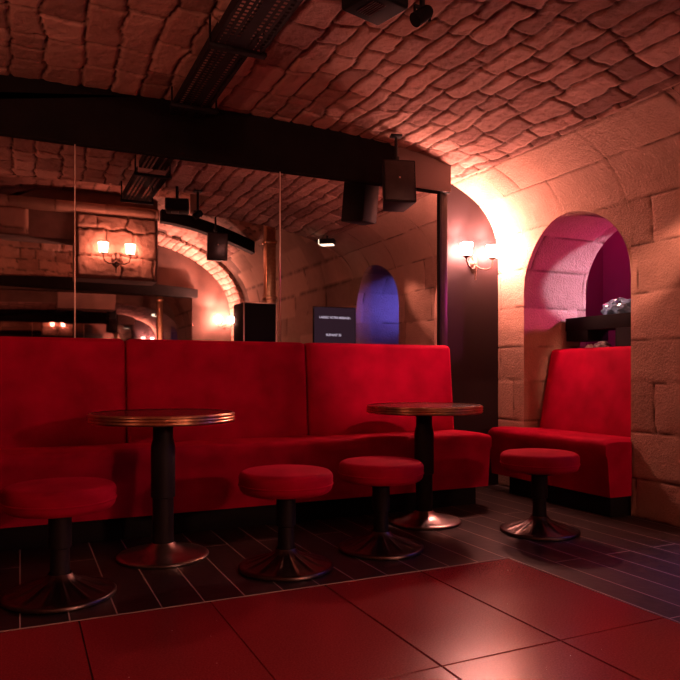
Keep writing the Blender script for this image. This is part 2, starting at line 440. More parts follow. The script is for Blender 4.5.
add_box(bm, (RX + 0.001, (RY + y0) / 2, 0.0005), (0.007, RY - y0 + 0.007, 0.003)); add_box(bm, ((x0 + RX) / 2, RY + 0.001, 0.0005), (RX - x0, 0.005, 0.003))
struct(bm_obj('trim_2', bm, simple('grout_strip', (0.42, 0.33, 0.28), 0.6)))

# far end wall, and the stone lintel wall (open below) behind the camera
bm = bmesh.new(); add_box(bm, ((XL + XR) / 2, YF - 0.06, 1.7), (XR - XL + 0.2, 0.12, 3.6))
struct(bm_obj('wall_front', bm, simple('brown_plaster', (0.10, 0.055, 0.045), 0.9, noise=0.25, nscale=4)))
gf = Grid()
def front_block(x0, x1, z0, z1, y, rows, lmin, lmax, amp, res, seed, depth):
    x = np.linspace(x0, x1, int((x1 - x0) / res)); z = np.linspace(z0, z1, int((z1 - z0) / res))
    Z, X = np.meshgrid(z, x, indexing='ij')
    P = np.stack([X, np.full_like(X, y), Z], -1); N = np.zeros_like(P); N[..., 1] = 1
    ed = np.minimum.reduce([X - x0, x1 - X, Z - z0, z1 - Z])
    P[..., 1] -= depth * (1 - sstep(ed / 0.03))
    gf.patch(P, N, Z, X, lambda s, l: stones(s, l, rows, lmin, lmax, seed, 0.03, 0.06), amp, flip=True)
front_block(0.66, 1.72, 2.20, 3.06, YT + 0.10, [2.0, 2.5, 2.86, 3.4], 0.28, 0.6, 0.06, 0.016, 4, 0.14)
front_block(-1.5, 1.76, 3.05, 3.20, YT + 0.16, [2.9, 3.6], 0.5, 0.9, 0.02, 0.02, 5, 0.16)
front_block(-1.5, 0.10, 2.72, 3.06, YT + 0.06, [2.4, 2.8, 3.4], 0.35, 0.7, 0.03, 0.02, 6, 0.06)
struct(gf.build('trim_3', M['ashlar']))
gf = Grid(); front_block(-1.72, 1.50, 2.36, 3.34, YF + 0.03, rows_rand(2.4, 3.5, 0.15, 0.22, 9), 0.2, 0.42, 0.02, 0.025, 14, 0.0)
struct(gf.build('trim_4', M['rubble']))
# rib of small stones where the vault meets the far end wall
gf = Grid()
ns, ny = 420, 62
Sg, Yg = np.meshgrid(np.linspace(0.02, s_of_x('B', 0.7), ns), np.linspace(YF + 0.01, YF + 0.80, ny), indexing='ij')
x_, z_, nx_, nz_ = at_s('B', Sg); ed = 0.045 * sstep((YF + 0.80 - Yg) / 0.04)
gf.patch(np.stack([x_ + nx_ * ed, Yg, z_ + nz_ * ed], -1), np.stack([nx_, 0 * nx_, nz_], -1), Sg, Yg + 5,
         lambda s, l: stones(s, l, rows_rand(-0.1, 9, 0.10, 0.15, 41), 0.2, 0.4, 42, 0.022, 0.03), 0.02)
struct(gf.build('trim_5', M['rubble']))
bm = bmesh.new()
zz = np.linspace(-1.72, 1.74, 40)
add_prism(bm, [(-1.72, 2.70), (0.66, 2.70), (0.66, 2.20), (1.74, 2.20)] + [(x, float(prof_z(x, CROWN_B))) for x in zz[::-1]], 'y', YT - 0.45, YT)
struct(bm_obj('wall_lintel', bm, M['plaster'], smooth=False))

# side room beyond the arches
bm = bmesh.new()
def opening_wall(bm, X, ztop, ya, yb):
    ycur = ya
    for n in sorted(NICHE):
        quad(bm, (X, ycur, 0), (X, n[0], 0), (X, n[0], ztop), (X, ycur, ztop))
        yy = np.linspace(n[0], n[1], 33); zz = arch_z(yy, n)
        for i in range(32):
            quad(bm, (X, yy[i], zz[i]), (X, yy[i + 1], zz[i + 1]), (X, yy[i + 1], ztop), (X, yy[i], ztop))
        ycur = n[1]
    quad(bm, (X, ycur, 0), (X, yb, 0), (X, yb, ztop), (X, ycur, ztop))
opening_wall(bm, X_OUT, 2.7, 0.4, 5.2)
struct(bm_obj('wall_partition', bm, M['grey_wall'], smooth=False))
bm = bmesh.new()
XE = 5.45
quad(bm, (XE, 0.4, 0), (XE, 5.2, 0), (XE, 5.2, 2.7), (XE, 0.4, 2.7))
quad(bm, (X_OUT, 5.2, 0), (XE, 5.2, 0), (XE, 5.2, 2.7), (X_OUT, 5.2, 2.7))
quad(bm, (X_OUT, 0.4, 0), (XE, 0.4, 0), (XE, 0.4, 2.7), (X_OUT, 0.4, 2.7))
struct(bm_obj('wall_east', bm, M['magenta'], smooth=False))
bm = bmesh.new(); quad(bm, (X_OUT, 0.4, 2.7), (XE, 0.4, 2.7), (XE, 5.2, 2.7), (X_OUT, 5.2, 2.7))
struct(bm_obj('ceiling_annex', bm, M['black'], smooth=False))
bm = bmesh.new(); add_box(bm, (4.85, 2.86, 1.35), (1.18, 0.06, 2.69))
struct(bm_obj('wall_divider', bm, M['magenta'], smooth=False))

# ------------------------------------------------------------------ header beam over the mirror, mirror, frame
bm = bmesh.new()
px = np.linspace(XL + 0.08, 2.965, 60)
poly = [(px[0], 2.30), (2.965, 2.30)] + [(x, float(prof_z(x, CROWN_A)) + 0.01) for x in px[::-1]]
add_prism(bm, poly, 'y', YM - 0.035, YB)
hb = tag(bm_obj('header_beam', bm, M['beam'], smooth=False), 'long blackened beam curving along the vault above the big wall mirror', 'beam')
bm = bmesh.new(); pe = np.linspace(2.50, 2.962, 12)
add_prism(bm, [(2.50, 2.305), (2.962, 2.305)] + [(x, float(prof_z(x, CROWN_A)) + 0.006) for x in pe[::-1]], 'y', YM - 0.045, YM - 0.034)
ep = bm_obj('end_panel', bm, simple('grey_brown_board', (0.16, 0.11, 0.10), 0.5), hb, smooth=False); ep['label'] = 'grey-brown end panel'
def child_box(name, c, s, mat, parent, bev=0.003, seg=2):
    bm = bmesh.new(); L = parent.location
    add_box(bm, (c[0] - L.x, c[1] - L.y, c[2] - L.z), s, bev, seg)
    return bm_obj(name, bm, mat, parent)
t = thing('wall_mirror', 'huge panelled wall mirror above the long red bench, under the curved black beam', 'mirror', (0.56, YM, 0.94))
for a, b in ((XL + 0.03, 0.295), (0.300, 1.598), (1.603, 2.885)):
    child_box('mirror_panel', ((a + b) / 2, YM + 0.005, 1.62), (b - a, 0.01, 1.36), M['mirror'], t, 0.0025, 1)
child_box('frame_post', (2.922, YM + 0.09, 1.17), (0.07, 0.20, 2.27), M['frame'], t, 0.006)
child_box('inner_lip', (2.887, YM - 0.008, 1.62), (0.02, 0.025, 1.37), M['black'], t)
child_box('joint_strip', (0.2975, YM + 0.001, 1.62), (0.005, 0.006, 1.36), M['silver'], t, 0)
child_box('joint_strip', (1.6005, YM + 0.001, 1.62), (0.005, 0.006, 1.36), M['silver'], t, 0)
child_box('backing', (0.55, YM + 0.10, 1.62), (4.6, 0.17, 1.355), M['matte_black'], t, 0)

# the far end of the room (seen only through the mirror)
t = thing('wall_mirror', 'wide mirror on the far end wall, seen in reflection repeating the lit arches', 'mirror', (0.56, YF, 0.94))
child_box('mirror_panel', (0.56, YF + 0.10, 1.60), (4.5, 0.016, 1.36), M['mirror'], t, 0.003, 1)
child_box('backing', (0.56, YF + 0.045, 1.60), (4.5, 0.09, 1.36), M['matte_black'], t, 0)
bm = bmesh.new()
px = np.linspace(XL + 0.1, 2.9, 50)
add_prism(bm, [(px[0], 2.37), (2.9, 2.29)] + [(x, 2.36 + 0.17 * (1 - ((x - CX) / 2.7) ** 2)) for x in px[::-1]], 'y', YF + 0.005, YF + 0.14)
tag(bm_obj('header_beam', bm, M['beam'], smooth=False), 'black beam over the far mirror, seen reflected as a thin dark bow low in the left', 'beam')
bm = bmesh.new()
xx = np.linspace(1.775, 3.12, 20); zz = 3.20 - 0.34 * ((xx - 1.775) / 1.345) ** 1.6
add_prism(bm, [(x, z) for x, z in zip(xx, zz)] + [(x, z - 0.17) for x, z in zip(xx[::-1], zz[::-1])], 'y', YT - 0.05, YT + 0.10)
tag(bm_obj('arched_beam', bm, M['beam'], smooth=False), 'black curved beam seen in the mirror to the right of the stone pier', 'beam')
bm = bmesh.new()
add_box(bm, (2.93, 0.35, 1.49), (0.13, 0.13, 2.98), 0.012)
for z in (0.06, 1.9, 2.62): add_box(bm, (2.93, 0.35, z), (0.16, 0.16, 0.05), 0.012)
tag(bm_obj('pillar', bm, M['brass'], None), 'shiny narrow upright pillar seen in the mirror beside the middle joint', 'pillar')

# ------------------------------------------------------------------ benches
def cushion(bm, c, s, bev=0.04, seg=5, shear=None, cuts=0):
    vs = add_box(bm, (0, 0, 0), s, bev, seg)
    vs = [v for v in vs if v.is_valid]
    for v in vs:
        z01 = v.co.z / s[2] + 0.5
        if shear: shear(v, z01)
        v.co += Vector(c)
    return vs
b1 = thing('banquette', 'long red velvet banquette along the mirror wall behind both round tables', 'bench', (0.6, 4.05, 0))
def bench_seat(L, D, top, bot, parent, name='seat', axis='x', off=(0, 0)):
    """seat block with soft top front edge, the front leaning in a little towards the floor"""
    bm = bmesh.new()
    H = top - bot
    r = 0.035
    prof = [(-D / 2 + 0.035, bot), (-D / 2 + 0.012, top - 0.10), (-D / 2 - 0.004, top - 0.075)]
    for k in range(7):
        a = PI - k / 6 * PI / 2
        prof.append((-D / 2 + r + r * math.cos(a) - 0.004, top - r + r * math.sin(a)))
    prof += [(-D / 4, top + 0.006), (D / 4, top), (D / 2, top - 0.004), (D / 2, bot)]
    n = 40; rings = []
    for i in range(n + 1):
        e = i / n; l = -L / 2 + L * e
        ring = []
        for (d, z) in prof:
            inset = 0.02 * max(0, 1 - min(e, 1 - e) * L / 0.03)
            zz = z - (inset * 0.9 if z > bot + 0.05 else 0)
            ring.append(bm.verts.new((l, d, zz)))
        rings.append(ring)
    for A, B in zip(rings[:-1], rings[1:]):
        for k in range(len(prof)):
            bm.faces.new((A[k], A[(k + 1) % len(prof)], B[(k + 1) % len(prof)], B[k]))
    bm.faces.new(rings[0]); bm.faces.new(rings[-1][::-1])
    if axis == 'y':
        bmesh.ops.rotate(bm, verts=bm.verts[:], cent=(0, 0, 0), matrix=Matrix.Rotation(-PI / 2, 3, 'Z'))
    bmesh.ops.translate(bm, vec=(off[0], off[1], 0), verts=bm.verts[:])
    return bm_obj(name, bm, M['velvet'], parent)
# main bench spans X -1.75..2.96, front Y 3.85
bench_seat(4.73, 0.48, 0.515, 0.135, b1, off=(0.615 - 0.6, 4.09 - 4.05))
def backrest(L, c, parent, axis='x', zb=0.50, zt=1.135, lean=0.07, th=0.14):
    bm = bmesh.new()
    H = zt - zb
    add_box(bm, (0, 0, 0), (L, th, H), 0.035, 5)
    bmesh.ops.subdivide_edges(bm, edges=[e for e in bm.edges if e.calc_length() > 0.3], cuts=8, use_grid_fill=True)
    for v in bm.verts:
        z01 = v.co.z / H + 0.5
        fx = 1 - (2 * v.co.x / L) ** 2; fz = 1 - (2 * z01 - 1) ** 2
        if v.co.y < 0: v.co.y -= 0.012 * max(0, fx) ** 0.5 * max(0, fz) ** 0.5
        k = 1 - z01
        if v.co.y < 0: v.co.y -= lean * k
    if axis == 'y':
        bmesh.ops.rotate(bm, verts=bm.verts[:], cent=(0, 0, 0), matrix=Matrix.Rotation(-PI / 2, 3, 'Z'))
    bmesh.ops.translate(bm, vec=(c[0], c[1], (zb + zt) / 2), verts=bm.verts[:])
    return bm_obj('backrest', bm, M['velvet'], parent)
for a, b in [(-1.75, -0.59), (-0.585, 0.569), (0.575, 1.729), (1.735, 2.89)]:
    backrest(b - a, ((a + b) / 2 - 0.6, 4.27 - 4.05), b1, zb=0.49, lean=0.06, th=0.13)
child_box('plinth', (0.60, 4.14, 0.068), (4.66, 0.36, 0.136), M['matte_black'], b1, 0.004)

b2 = thing('banquette', 'short red velvet bench set into the stone arch, right of the black wall', 'bench', (3.6, 3.80, 0))
# seat X 3.37..3.80, Y 3.17..4.5 in front; seat front faces -X
st = bench_seat(1.20, 0.42, 0.50, 0.135, b2, axis='y', off=(3.57 - 3.6, 3.78 - 3.80))
for v in st.data.vertices:                 # notched around the stone jambs
    if not 3.215 < v.co.y + 3.80 < 4.225: v.co.x = min(v.co.x, -0.015)
backrest(0.99, (3.92 - 3.6, 3.722 - 3.80), b2, axis='y', zb=0.47, zt=1.12, lean=0.13, th=0.15)
child_box('plinth', (3.60, 3.72, 0.068), (0.32, 1.0, 0.136), M['matte_black'], b2, 0.004)

# ------------------------------------------------------------------ tables and stools
def smooth_prof(pts): return pts
def make_table(label, loc):
    t = thing('bistro_table', label, 'table', loc, group='round bistro tables')
    bm = bmesh.new()
    R = 0.352
    add_lathe(bm, [(0, 0.690), (R - 0.004, 0.690), (R - 0.004, 0.726), (R - 0.006, 0.7285), (0, 0.7285)], 72)
    bm_obj('tabletop', bm, M['ptop'], t)
    bm = bmesh.new()
    pr = [(R - 0.006, 0.684), (R + 0.002, 0.684)]
    for k in range(3):                               # three raised ribs
        z = 0.686 + k * 0.0148
        pr += [(R + 0.003, z), (R + 0.008, z + 0.003), (R + 0.009, z + 0.0068), (R + 0.008, z + 0.0105), (R + 0.003, z + 0.0135)]
    pr += [(R + 0.002, 0.731), (R - 0.006, 0.731)]
    add_lathe(bm, pr, 96)
    bm_obj('edge_band', bm, M['brass'], t, ang=60)
    bm = bmesh.new()
    add_lathe(bm, [(0, 0.02), (0.052, 0.02), (0.052, 0.30), (0.060, 0.305), (0.060, 0.56), (0.050, 0.60), (0.050, 0.668), (0.11, 0.672), (0.13, 0.690), (0, 0.690)], 32)
    bm_obj('pole', bm, M['black'], t, ang=30)
    bm = bmesh.new()
    add_lathe(bm, [(0, 0.0), (0.222, 0.0), (0.228, 0.006), (0.228, 0.013), (0.222, 0.018), (0.205, 0.021), (0.13, 0.032), (0.075, 0.055), (0.0535, 0.075), (0.0535, 0.03), (0, 0.03)], 72)
    bm_obj('base', bm, M['chrome'], t, ang=35)
    return t
make_table('round bistro table with ribbed brass edge, on the left between the two left stools', (0.656, 3.5, 0))
make_table('round bistro table with ribbed brass edge, on the right in front of the bench end', (2.282, 3.617, 0))
def make_stool(label, loc, rz):
    t = thing('bar_stool', label, 'stool', loc, rz, 'low red velvet stools')
    bm = bmesh.new()
    R = 0.222
    pr = [(0, 0.362), (R - 0.035, 0.362)]
    for k in range(1, 6):
        a = -PI / 2 + k / 5 * PI / 2
        pr.append((R - 0.035 + 0.035 * math.cos(a), 0.397 + 0.035 * math.sin(a)))
    pr += [(R + 0.002, 0.425)]
    for k in range(0, 7):
        a = k / 6 * PI / 2
        pr.append((R - 0.032 + 0.034 * math.cos(a), 0.438 + 0.030 * math.sin(a)))
    pr += [(R * 0.6, 0.476), (R * 0.3, 0.480), (0, 0.481)]
    add_lathe(bm, pr, 64)
    s = bm_obj('seat', bm, M['velvet'], t, ang=80)
    bm = bmesh.new(); add_lathe(bm, [(R - 0.006, 0.3995), (R + 0.0035, 0.402), (R + 0.0045, 0.4055), (R + 0.0035, 0.409), (R - 0.006, 0.4115)], 64)
    bm_obj('piping', bm, M['velvet'], s, ang=80)
    bm = bmesh.new()
    add_lathe(bm, [(0, 0.05), (0.044, 0.05), (0.040, 0.09), (0.038, 0.20), (0.046, 0.205), (0.046, 0.335), (0.10, 0.345), (0.13, 0.362), (0, 0.362)], 28)
    bm_obj('column', bm, M['black'], t, ang=30)
    bm = bmesh.new()
    def rib(r, a):
        if r < 0.06 or r > 0.205: return 0
        w = min(1, (r - 0.06) / 0.03) * min(1, (0.206 - r) / 0.02)
        return 0.006 * w * (abs(math.cos(a * 7)) ** 10)
    add_lathe(bm, [(0, 0.0), (0.216, 0.0), (0.225, 0.005), (0.225, 0.016), (0.218, 0.022), (0.206, 0.022), (0.19, 0.025), (0.16, 0.034), (0.13, 0.044), (0.10, 0.056), (0.075, 0.068), (0.058, 0.082), (0.047, 0.098), (0.045, 0.05), (0, 0.05)], 168, fn=rib)
    bm_obj('base', bm, M['dark_steel'], t, ang=50)
    return t
P_ST = [((0.151, 3.063), 'low red velvet stool with black column, nearest the camera at the far left'),
        ((1.148, 3.044), 'low red velvet stool with dark ribbed base, just right of the left table'),
        ((1.726, 3.159), 'low red velvet stool in front of the right table, its base deep in shadow'),
        ((2.749, 3.102), 'low red velvet stool with shiny base, standing alone before the arch bench')]
for i, ((x, y), lab) in enumerate(P_ST): make_stool(lab, (x, y, 0), 0.3 + i * 0.7)

# ------------------------------------------------------------------ wall lamps
def make_sconce(label, loc, rz, shade_mat, sc=1.0, group='twin wall lamps'):
    t = thing('wall_lamp', label, 'wall lamp', loc, rz, group); t.scale = (sc, sc, sc)
    bm = bmesh.new()
    add_lathe(bm, [(0, 0), (0.040, 0), (0.044, 0.006), (0.036, 0.012), (0.020, 0.020), (0.012, 0.03), (0, 0.031)], 24)
    bmesh.ops.rotate(bm, verts=bm.verts[:], cent=(0, 0, 0), matrix=Matrix.Rotation(-PI / 2, 3, 'X'))
    bmesh.ops.scale(bm, vec=(1, 1, 1.7), verts=bm.verts[:])
    bmesh.ops.rotate(bm, verts=bm.verts[:], cent=(0, 0, 0), matrix=Matrix.Rotation(PI, 3, 'Z'))
    bm_obj('backplate', bm, M['iron'], t)
    bm = bmesh.new(); add_tube(bm, [(0, -0.02, -0.02), (0, -0.035, -0.07), (0, -0.03, -0.115), (0, -0.032, -0.13)], [0.010, 0.008, 0.005, 0.008]); bm_obj('finial', bm, M['iron'], t)
    for sx in (-1, 1):
        bm = bmesh.new()
        pts = [(0, -0.025, -0.01), (sx * 0.03, -0.055, -0.04), (sx * 0.075, -0.085, -0.05), (sx * 0.115, -0.10, -0.03), (sx * 0.128, -0.09, 0.01), (sx * 0.128, -0.09, 0.045)]
        add_tube(bm, pts, 0.0065)
        arm = bm_obj('arm', bm, M['iron'], t)
        bm = bmesh.new(); add_lathe(bm, [(0, 0.030), (0.012, 0.034), (0.030, 0.046), (0.033, 0.050), (0.028, 0.052), (0, 0.052)], 20, (sx * 0.128, -0.09, 0))
        bm_obj('cup', bm, M['iron'], arm)
        bm = bmesh.new(); add_lathe(bm, [(0, 0.054), (0.036, 0.054), (0.042, 0.075), (0.046, 0.12), (0.050, 0.148), (0.047, 0.150), (0, 0.150)], 20, (sx * 0.128, -0.09, 0))
        bm_obj('lamp_shade', bm, shade_mat, arm)
        bm = bmesh.new(); add_lathe(bm, [(0.0505, 0.148), (0.0535, 0.149), (0.0535, 0.154), (0.0505, 0.155), (0.0505, 0.148)], 20, (sx * 0.128, -0.09, 0))
        bm_obj('rim', bm, M['iron'], arm)
    return t
make_sconce('twin-shade wall lamp glowing on the black wall between mirror and stone arch', (3.345, YB, 1.815), 0, M['shade'])
make_sconce('twin-shade wall lamp on the rough stone pier, seen in the left of the mirror', (1.165, YT + 0.11, 2.45), PI, M['shade2'], 1.35)
make_sconce('twin-shade wall lamp of the far end wall, tiny in the mirror under the bright arch', (3.42, YF, 1.81), PI, M['shade3'])

# ------------------------------------------------------------------ ceiling gear
def vault_z(x): return float(prof_z(x, CROWN_A))
ct = thing('cable_tray', 'black perforated metal tray running along the crown of the vault', 'cable tray', (0.955, 3.1, 2.5))
def tray(y0, y1, w, zb, name):
    bm = bmesh.new(); c = 0.016; nx = int(round(w / c)) | 1; ny = int((y1 - y0) / c) | 1
    vv = {}
    def V(i, j):
        if (i, j) not in vv: vv[(i, j)] = bm.verts.new((-w / 2 + w * i / nx, y0 - 3.1 + (y1 - y0) * j / ny, zb - 2.5))
        return vv[(i, j)]
    for i in range(nx):
        for j in range(ny):
            if i % 2 == 1 and j % 2 == 1 and 0 < i < nx - 1 and (i // 2) % 4 != 3: continue
            bm.faces.new((V(i, j), V(i + 1, j), V(i + 1, j + 1), V(i, j + 1)))
    for sx in (-1, 1):
        add_box(bm, (sx * (w / 2), (y0 + y1) / 2 - 3.1, zb - 2.5 + 0.025), (0.004, y1 - y0, 0.05))
    return bm_obj(name, bm, M['black'], ct, smooth=False)
tray(3.18, 4.32, 0.205, 2.555, 'tray_section'); tray(2.3, 3.22, 0.245, 2.50, 'tray_section')
for y, z in ((3.20, 2.495), (2.4, 2.47), (4.1, 2.53)):
    bm = bmesh.new(); add_box(bm, (0, y - 3.1, z - 2.5), (0.29, 0.04, 0.02), 0.003)
    for sx in (-1, 1): add_tube(bm, [(sx * 0.135, y - 3.1, z - 2.5), (sx * 0.135, y - 3.1, vault_z(0.95) - 2.5 + 0.0)], 0.006, 8)
    bm_obj('hanger', bm, M['black'], ct)

pj = thing('projector', 'black box projector hung from the vault at the top of the picture', 'projector', (1.305, 2.44, 2.405), 0.25)
bm = bmesh.new(); add_box(bm, (0, 0, 0.055), (0.21, 0.19, 0.11), 0.015, 3); bm_obj('body', bm, M['matte_black'], pj)
bm = bmesh.new(); add_lathe(bm, [(0.034, 0), (0.034, 0.03), (0.028, 0.03), (0.022, 0.008), (0, 0.006)], 24)
bmesh.ops.rotate(bm, verts=bm.verts[:], cent=(0, 0, 0), matrix=Matrix.Rotation(PI / 2, 3, 'X')); bmesh.ops.translate(bm, vec=(0.045, -0.09, 0.055), verts=bm.verts[:])
bm_obj('lens', bm, M['black'], pj)
bm = bmesh.new(); add_tube(bm, [(0, 0, 0.10), (0, 0, 0.265)], 0.014); add_box(bm, (0, 0, 0.258), (0.1, 0.1, 0.012)); bm_obj('mount', bm, M['black'], pj)
bm = bmesh.new()
for k in range(6): add_box(bm, (-0.05 + k * 0.012, 0.0, -0.0005), (0.005, 0.10, 0.003))
bm_obj('vent', bm, M['frame'], pj)

sp = thing('spotlight', 'small black clamp spotlight hanging beside the projector', 'spotlight', (1.505, 2.40, 2.41))
bm = bmesh.new(); add_tube(bm, [(0, 0, 0.02), (0, 0, vault_z(1.5) - 2.41)], 0.012); add_box(bm, (0, 0, vault_z(1.5) - 2.41 - 0.01), (0.07, 0.07, 0.014)); bm_obj('stem', bm, M['black'], sp)
bm = bmesh.new(); add_lathe(bm, [(0, -0.045), (0.030, -0.045), (0.030, 0.03), (0.022, 0.045), (0, 0.045)], 20)
bmesh.ops.rotate(bm, verts=bm.verts[:], cent=(0, 0, 0), matrix=Matrix.Rotation(0.9, 3, 'Y')); bm_obj('head', bm, M['matte_black'], sp)
bm = bmesh.new(); add_box(bm, (0, 0, 0.03), (0.075, 0.012, 0.012)); add_box(bm, (0.036, 0, 0.005), (0.006, 0.012, 0.05)); add_box(bm, (-0.036, 0, 0.005), (0.006, 0.012, 0.05)); bm_obj('yoke', bm, M['black'], sp)

def make_speaker(label, loc, rz, tilt, top):
    t = thing('loudspeaker', label, 'loudspeaker', loc, rz, 'small black hanging loudspeakers')
    R = Matrix.Rotation(tilt, 3, 'X')
    bm = bmesh.new()
    poly = [(-0.115, -0.10), (0.115, -0.10), (0.075, 0.10), (-0.075, 0.10)]
    A = [bm.verts.new((x, y, -0.15)) for x, y in poly]; B = [bm.verts.new((x, y, 0.15)) for x, y in poly]
    bm.faces.new(A); bm.faces.new(B)
    for i in range(4): bm.faces.new((A[i], A[(i + 1) % 4], B[(i + 1) % 4], B[i]))
    bmesh.ops.bevel(bm, geom=bm.edges[:], offset=0.008, segments=2, affect='EDGES', profile=0.5)
    bmesh.ops.rotate(bm, verts=bm.verts[:], cent=(0, 0, 0), matrix=R); bm_obj('cabinet', bm, M['black'], t)
    bm = bmesh.new(); add_box(bm, (0, -0.103, 0), (0.205, 0.008, 0.275), 0.004); bmesh.ops.rotate(bm, verts=bm.verts[:], cent=(0, 0, 0), matrix=R); bm_obj('grille', bm, M['frame'], t)
    bm = bmesh.new(); add_box(bm, (0, -0.108, 0.02), (0.012, 0.004, 0.012), 0.001); bmesh.ops.rotate(bm, verts=bm.verts[:], cent=(0, 0, 0), matrix=R); bm_obj('badge', bm, M['silver'], t)
    bm = bmesh.new(); add_tube(bm, [(0, 0, 0.14), (0, 0.01, top - loc[2] - 0.005)], 0.011); add_box(bm, (0, 0.01, top - loc[2] - 0.012), (0.08, 0.06, 0.014), 0.002); add_tube(bm, [(0, 0, 0.175), (0, 0.0, 0.20)], 0.024); bm_obj('bracket', bm, M['black'], t)
    return t
make_speaker('black loudspeaker hanging below the vault in front of the header beam', (2.36, 4.10, 2.225), -0.28, -0.12, vault_z(2.36) - 0.012)
make_speaker('black loudspeaker seen hanging in the mirror below the curved black beam', (1.98, 1.24, 2.34), PI, 0.1, float(prof_z(1.98, CROWN_B)) - 0.01)

cs = thing('ceiling_spotlight', 'lit square ceiling spotlight seen in the mirror above the blue arch', 'spotlight', (3.10, 1.80, 2.36), 0.6)
bm = bmesh.new(); add_box(bm, (0, 0, 0.03), (0.17, 0.12, 0.06), 0.008); bm_obj('housing', bm, M['black'], cs)
bm = bmesh.new(); add_box(bm, (-0.088, 0, 0.028), (0.006, 0.10, 0.05), 0.001); add_box(bm, (0, 0, -0.002), (0.14, 0.10, 0.006), 0.001); bm_obj('lens', bm, M['lamp_white'], cs)
bm = bmesh.new(); add_tube(bm, [(0, 0, 0.05), (0, 0, vault_z(3.10) - 2.36 + 0.01)], 0.01); bm_obj('stem', bm, M['black'], cs)

# ------------------------------------------------------------------ things seen through the arch
ck = thing('counter', 'black counter stand behind the arch bench with an open shelf gap', 'counter', (4.11, 3.75, 0))
child_box('top_board', (4.11, 3.75, 1.318), (0.22, 0.92, 0.105), M['matte_black'], ck)
child_box('post', (4.11, 3.50, 0.632), (0.22, 0.40, 1.264), M['matte_black'], ck)
child_box('side_box', (4.11, 4.085, 1.225), (0.22, 0.23, 0.08), M['matte_black'], ck)
child_box('shelf', (4.11, 3.955, 1.065), (0.22, 0.50, 0.03), M['matte_black'], ck)
child_box('post', (4.11, 4.17, 0.525), (0.18, 0.06, 1.05), M['matte_black'], ck)
def crumple(name, mat, c, s, seed, label, cat):
    bm = bmesh.new(); bmesh.ops.create_icosphere(bm, subdivisions=4, radius=1)
    rng = random.Random(seed); ph = [(Vector((rng.gauss(0, 1), rng.gauss(0, 1), rng.gauss(0, 1))) * 3.2, rng.uniform(0, 6)) for _ in range(9)]
    for v in bm.verts:
        d = sum(abs(math.sin(v.co.dot(k) + p)) for k, p in ph) / 9
        v.co *= 0.45 + 0.85 * d
        v.co = Vector((v.co.x * s[0], v.co.y * s[1], max(v.co.z, -0.55) * s[2]))
    mz = min(v.co.z for v in bm.verts)
    bmesh.ops.translate(bm, vec=(c[0], c[1], c[2] - mz), verts=bm.verts[:])
    return tag(bm_obj(name, bm, mat, None, ang=18), label, cat)
crumple('crumpled_film', M['plastic'], (4.11, 3.76, 1.372), (0.08, 0.15, 0.08), 3, 'crumpled bluish plastic film lying on top of the black counter', 'plastic film')
crumple('crumpled_paper', M['white'], (4.05, 4.00, 1.081), (0.035, 0.04, 0.05), 8, 'crumpled white paper on the shelf gap of the black counter', 'paper')
crumple('folded_cloth', simple('black_white_cloth', (0.2, 0.19, 0.2), 0.6, noise=0.9, nscale=30), (4.06, 3.88, 1.081), (0.06, 0.075, 0.06), 12, 'dark cloth with white streaks beside the crumpled paper', 'cloth')

# ------------------------------------------------------------------ things seen only in the mirror
mo = thing('display_screen', 'dim violet message screen on a stand, seen in the mirror below the blue arch', 'screen', (3.28, 1.62, 0), 0)
bm = bmesh.new(); add_box(bm, (0, -0.02, 1.47), (0.54, 0.03, 0.44), 0.006); bm_obj('housing', bm, M['black'], mo)
bm = bmesh.new(); add_box(bm, (0, -0.003, 1.47), (0.52, 0.004, 0.42)); pan = bm_obj('panel', bm, M['screen'], mo)
bm = bmesh.new(); add_tube(bm, [(0, -0.03, 0.02), (0, -0.03, 1.3)], 0.025); add_lathe(bm, [(0, 0), (0.18, 0), (0.18, 0.015), (0.03, 0.04), (0, 0.04)], 32, (0, -0.03, 0)); bm_obj('stand', bm, M['black'], mo)
def text_mesh(body, size, loc, sx=1):
    cu = bpy.data.curves.new('writing', 'FONT'); cu.body = body; cu.size = size; cu.align_x = 'CENTER'; cu.align_y = 'CENTER'; cu.extrude = 0.001; cu.offset = 0.0012
    to = bpy.data.objects.new('writing', cu); C.objects.link(to)
    bpy.context.view_layer.update()
    dg = bpy.context.evaluated_depsgraph_get(); me = bpy.data.meshes.new_from_object(to.evaluated_get(dg))
    bpy.data.objects.remove(to)
    # the panel faces +Y and is read through the mirror, so the letters run along +X
    me.transform(Matrix.Translation(loc) @ Matrix.Rotation(PI / 2, 4, 'X'))
    return link('lettering', me, pan, [M['text']])
text_mesh('LAISSEZ VOTRE MESSAGE :', 0.034, (0, 0.0015, 1.565)); text_mesh('SUIVANT 33', 0.036, (-0.02, 0.0015, 1.365))
cb = thing('equipment_rack', 'tall black equipment cabinet with lit metal edges, seen in the mirror left of the screen', 'cabinet', (2.50, 1.05, 0))
bm = bmesh.new(); add_box(bm, (0, 0, 0.87), (0.40, 0.4, 1.74), 0.01); bm_obj('body', bm, M['matte_black'], cb)
bm = bmesh.new()
for sx in (-1, 1): add_box(bm, (sx * 0.194, 0.2, 0.87), (0.012, 0.012, 1.73), 0.003)
add_box(bm, (0, 0.2, 1.735), (0.40, 0.012, 0.012), 0.003); bm_obj('edge_trim', bm, M['silver'], cb)

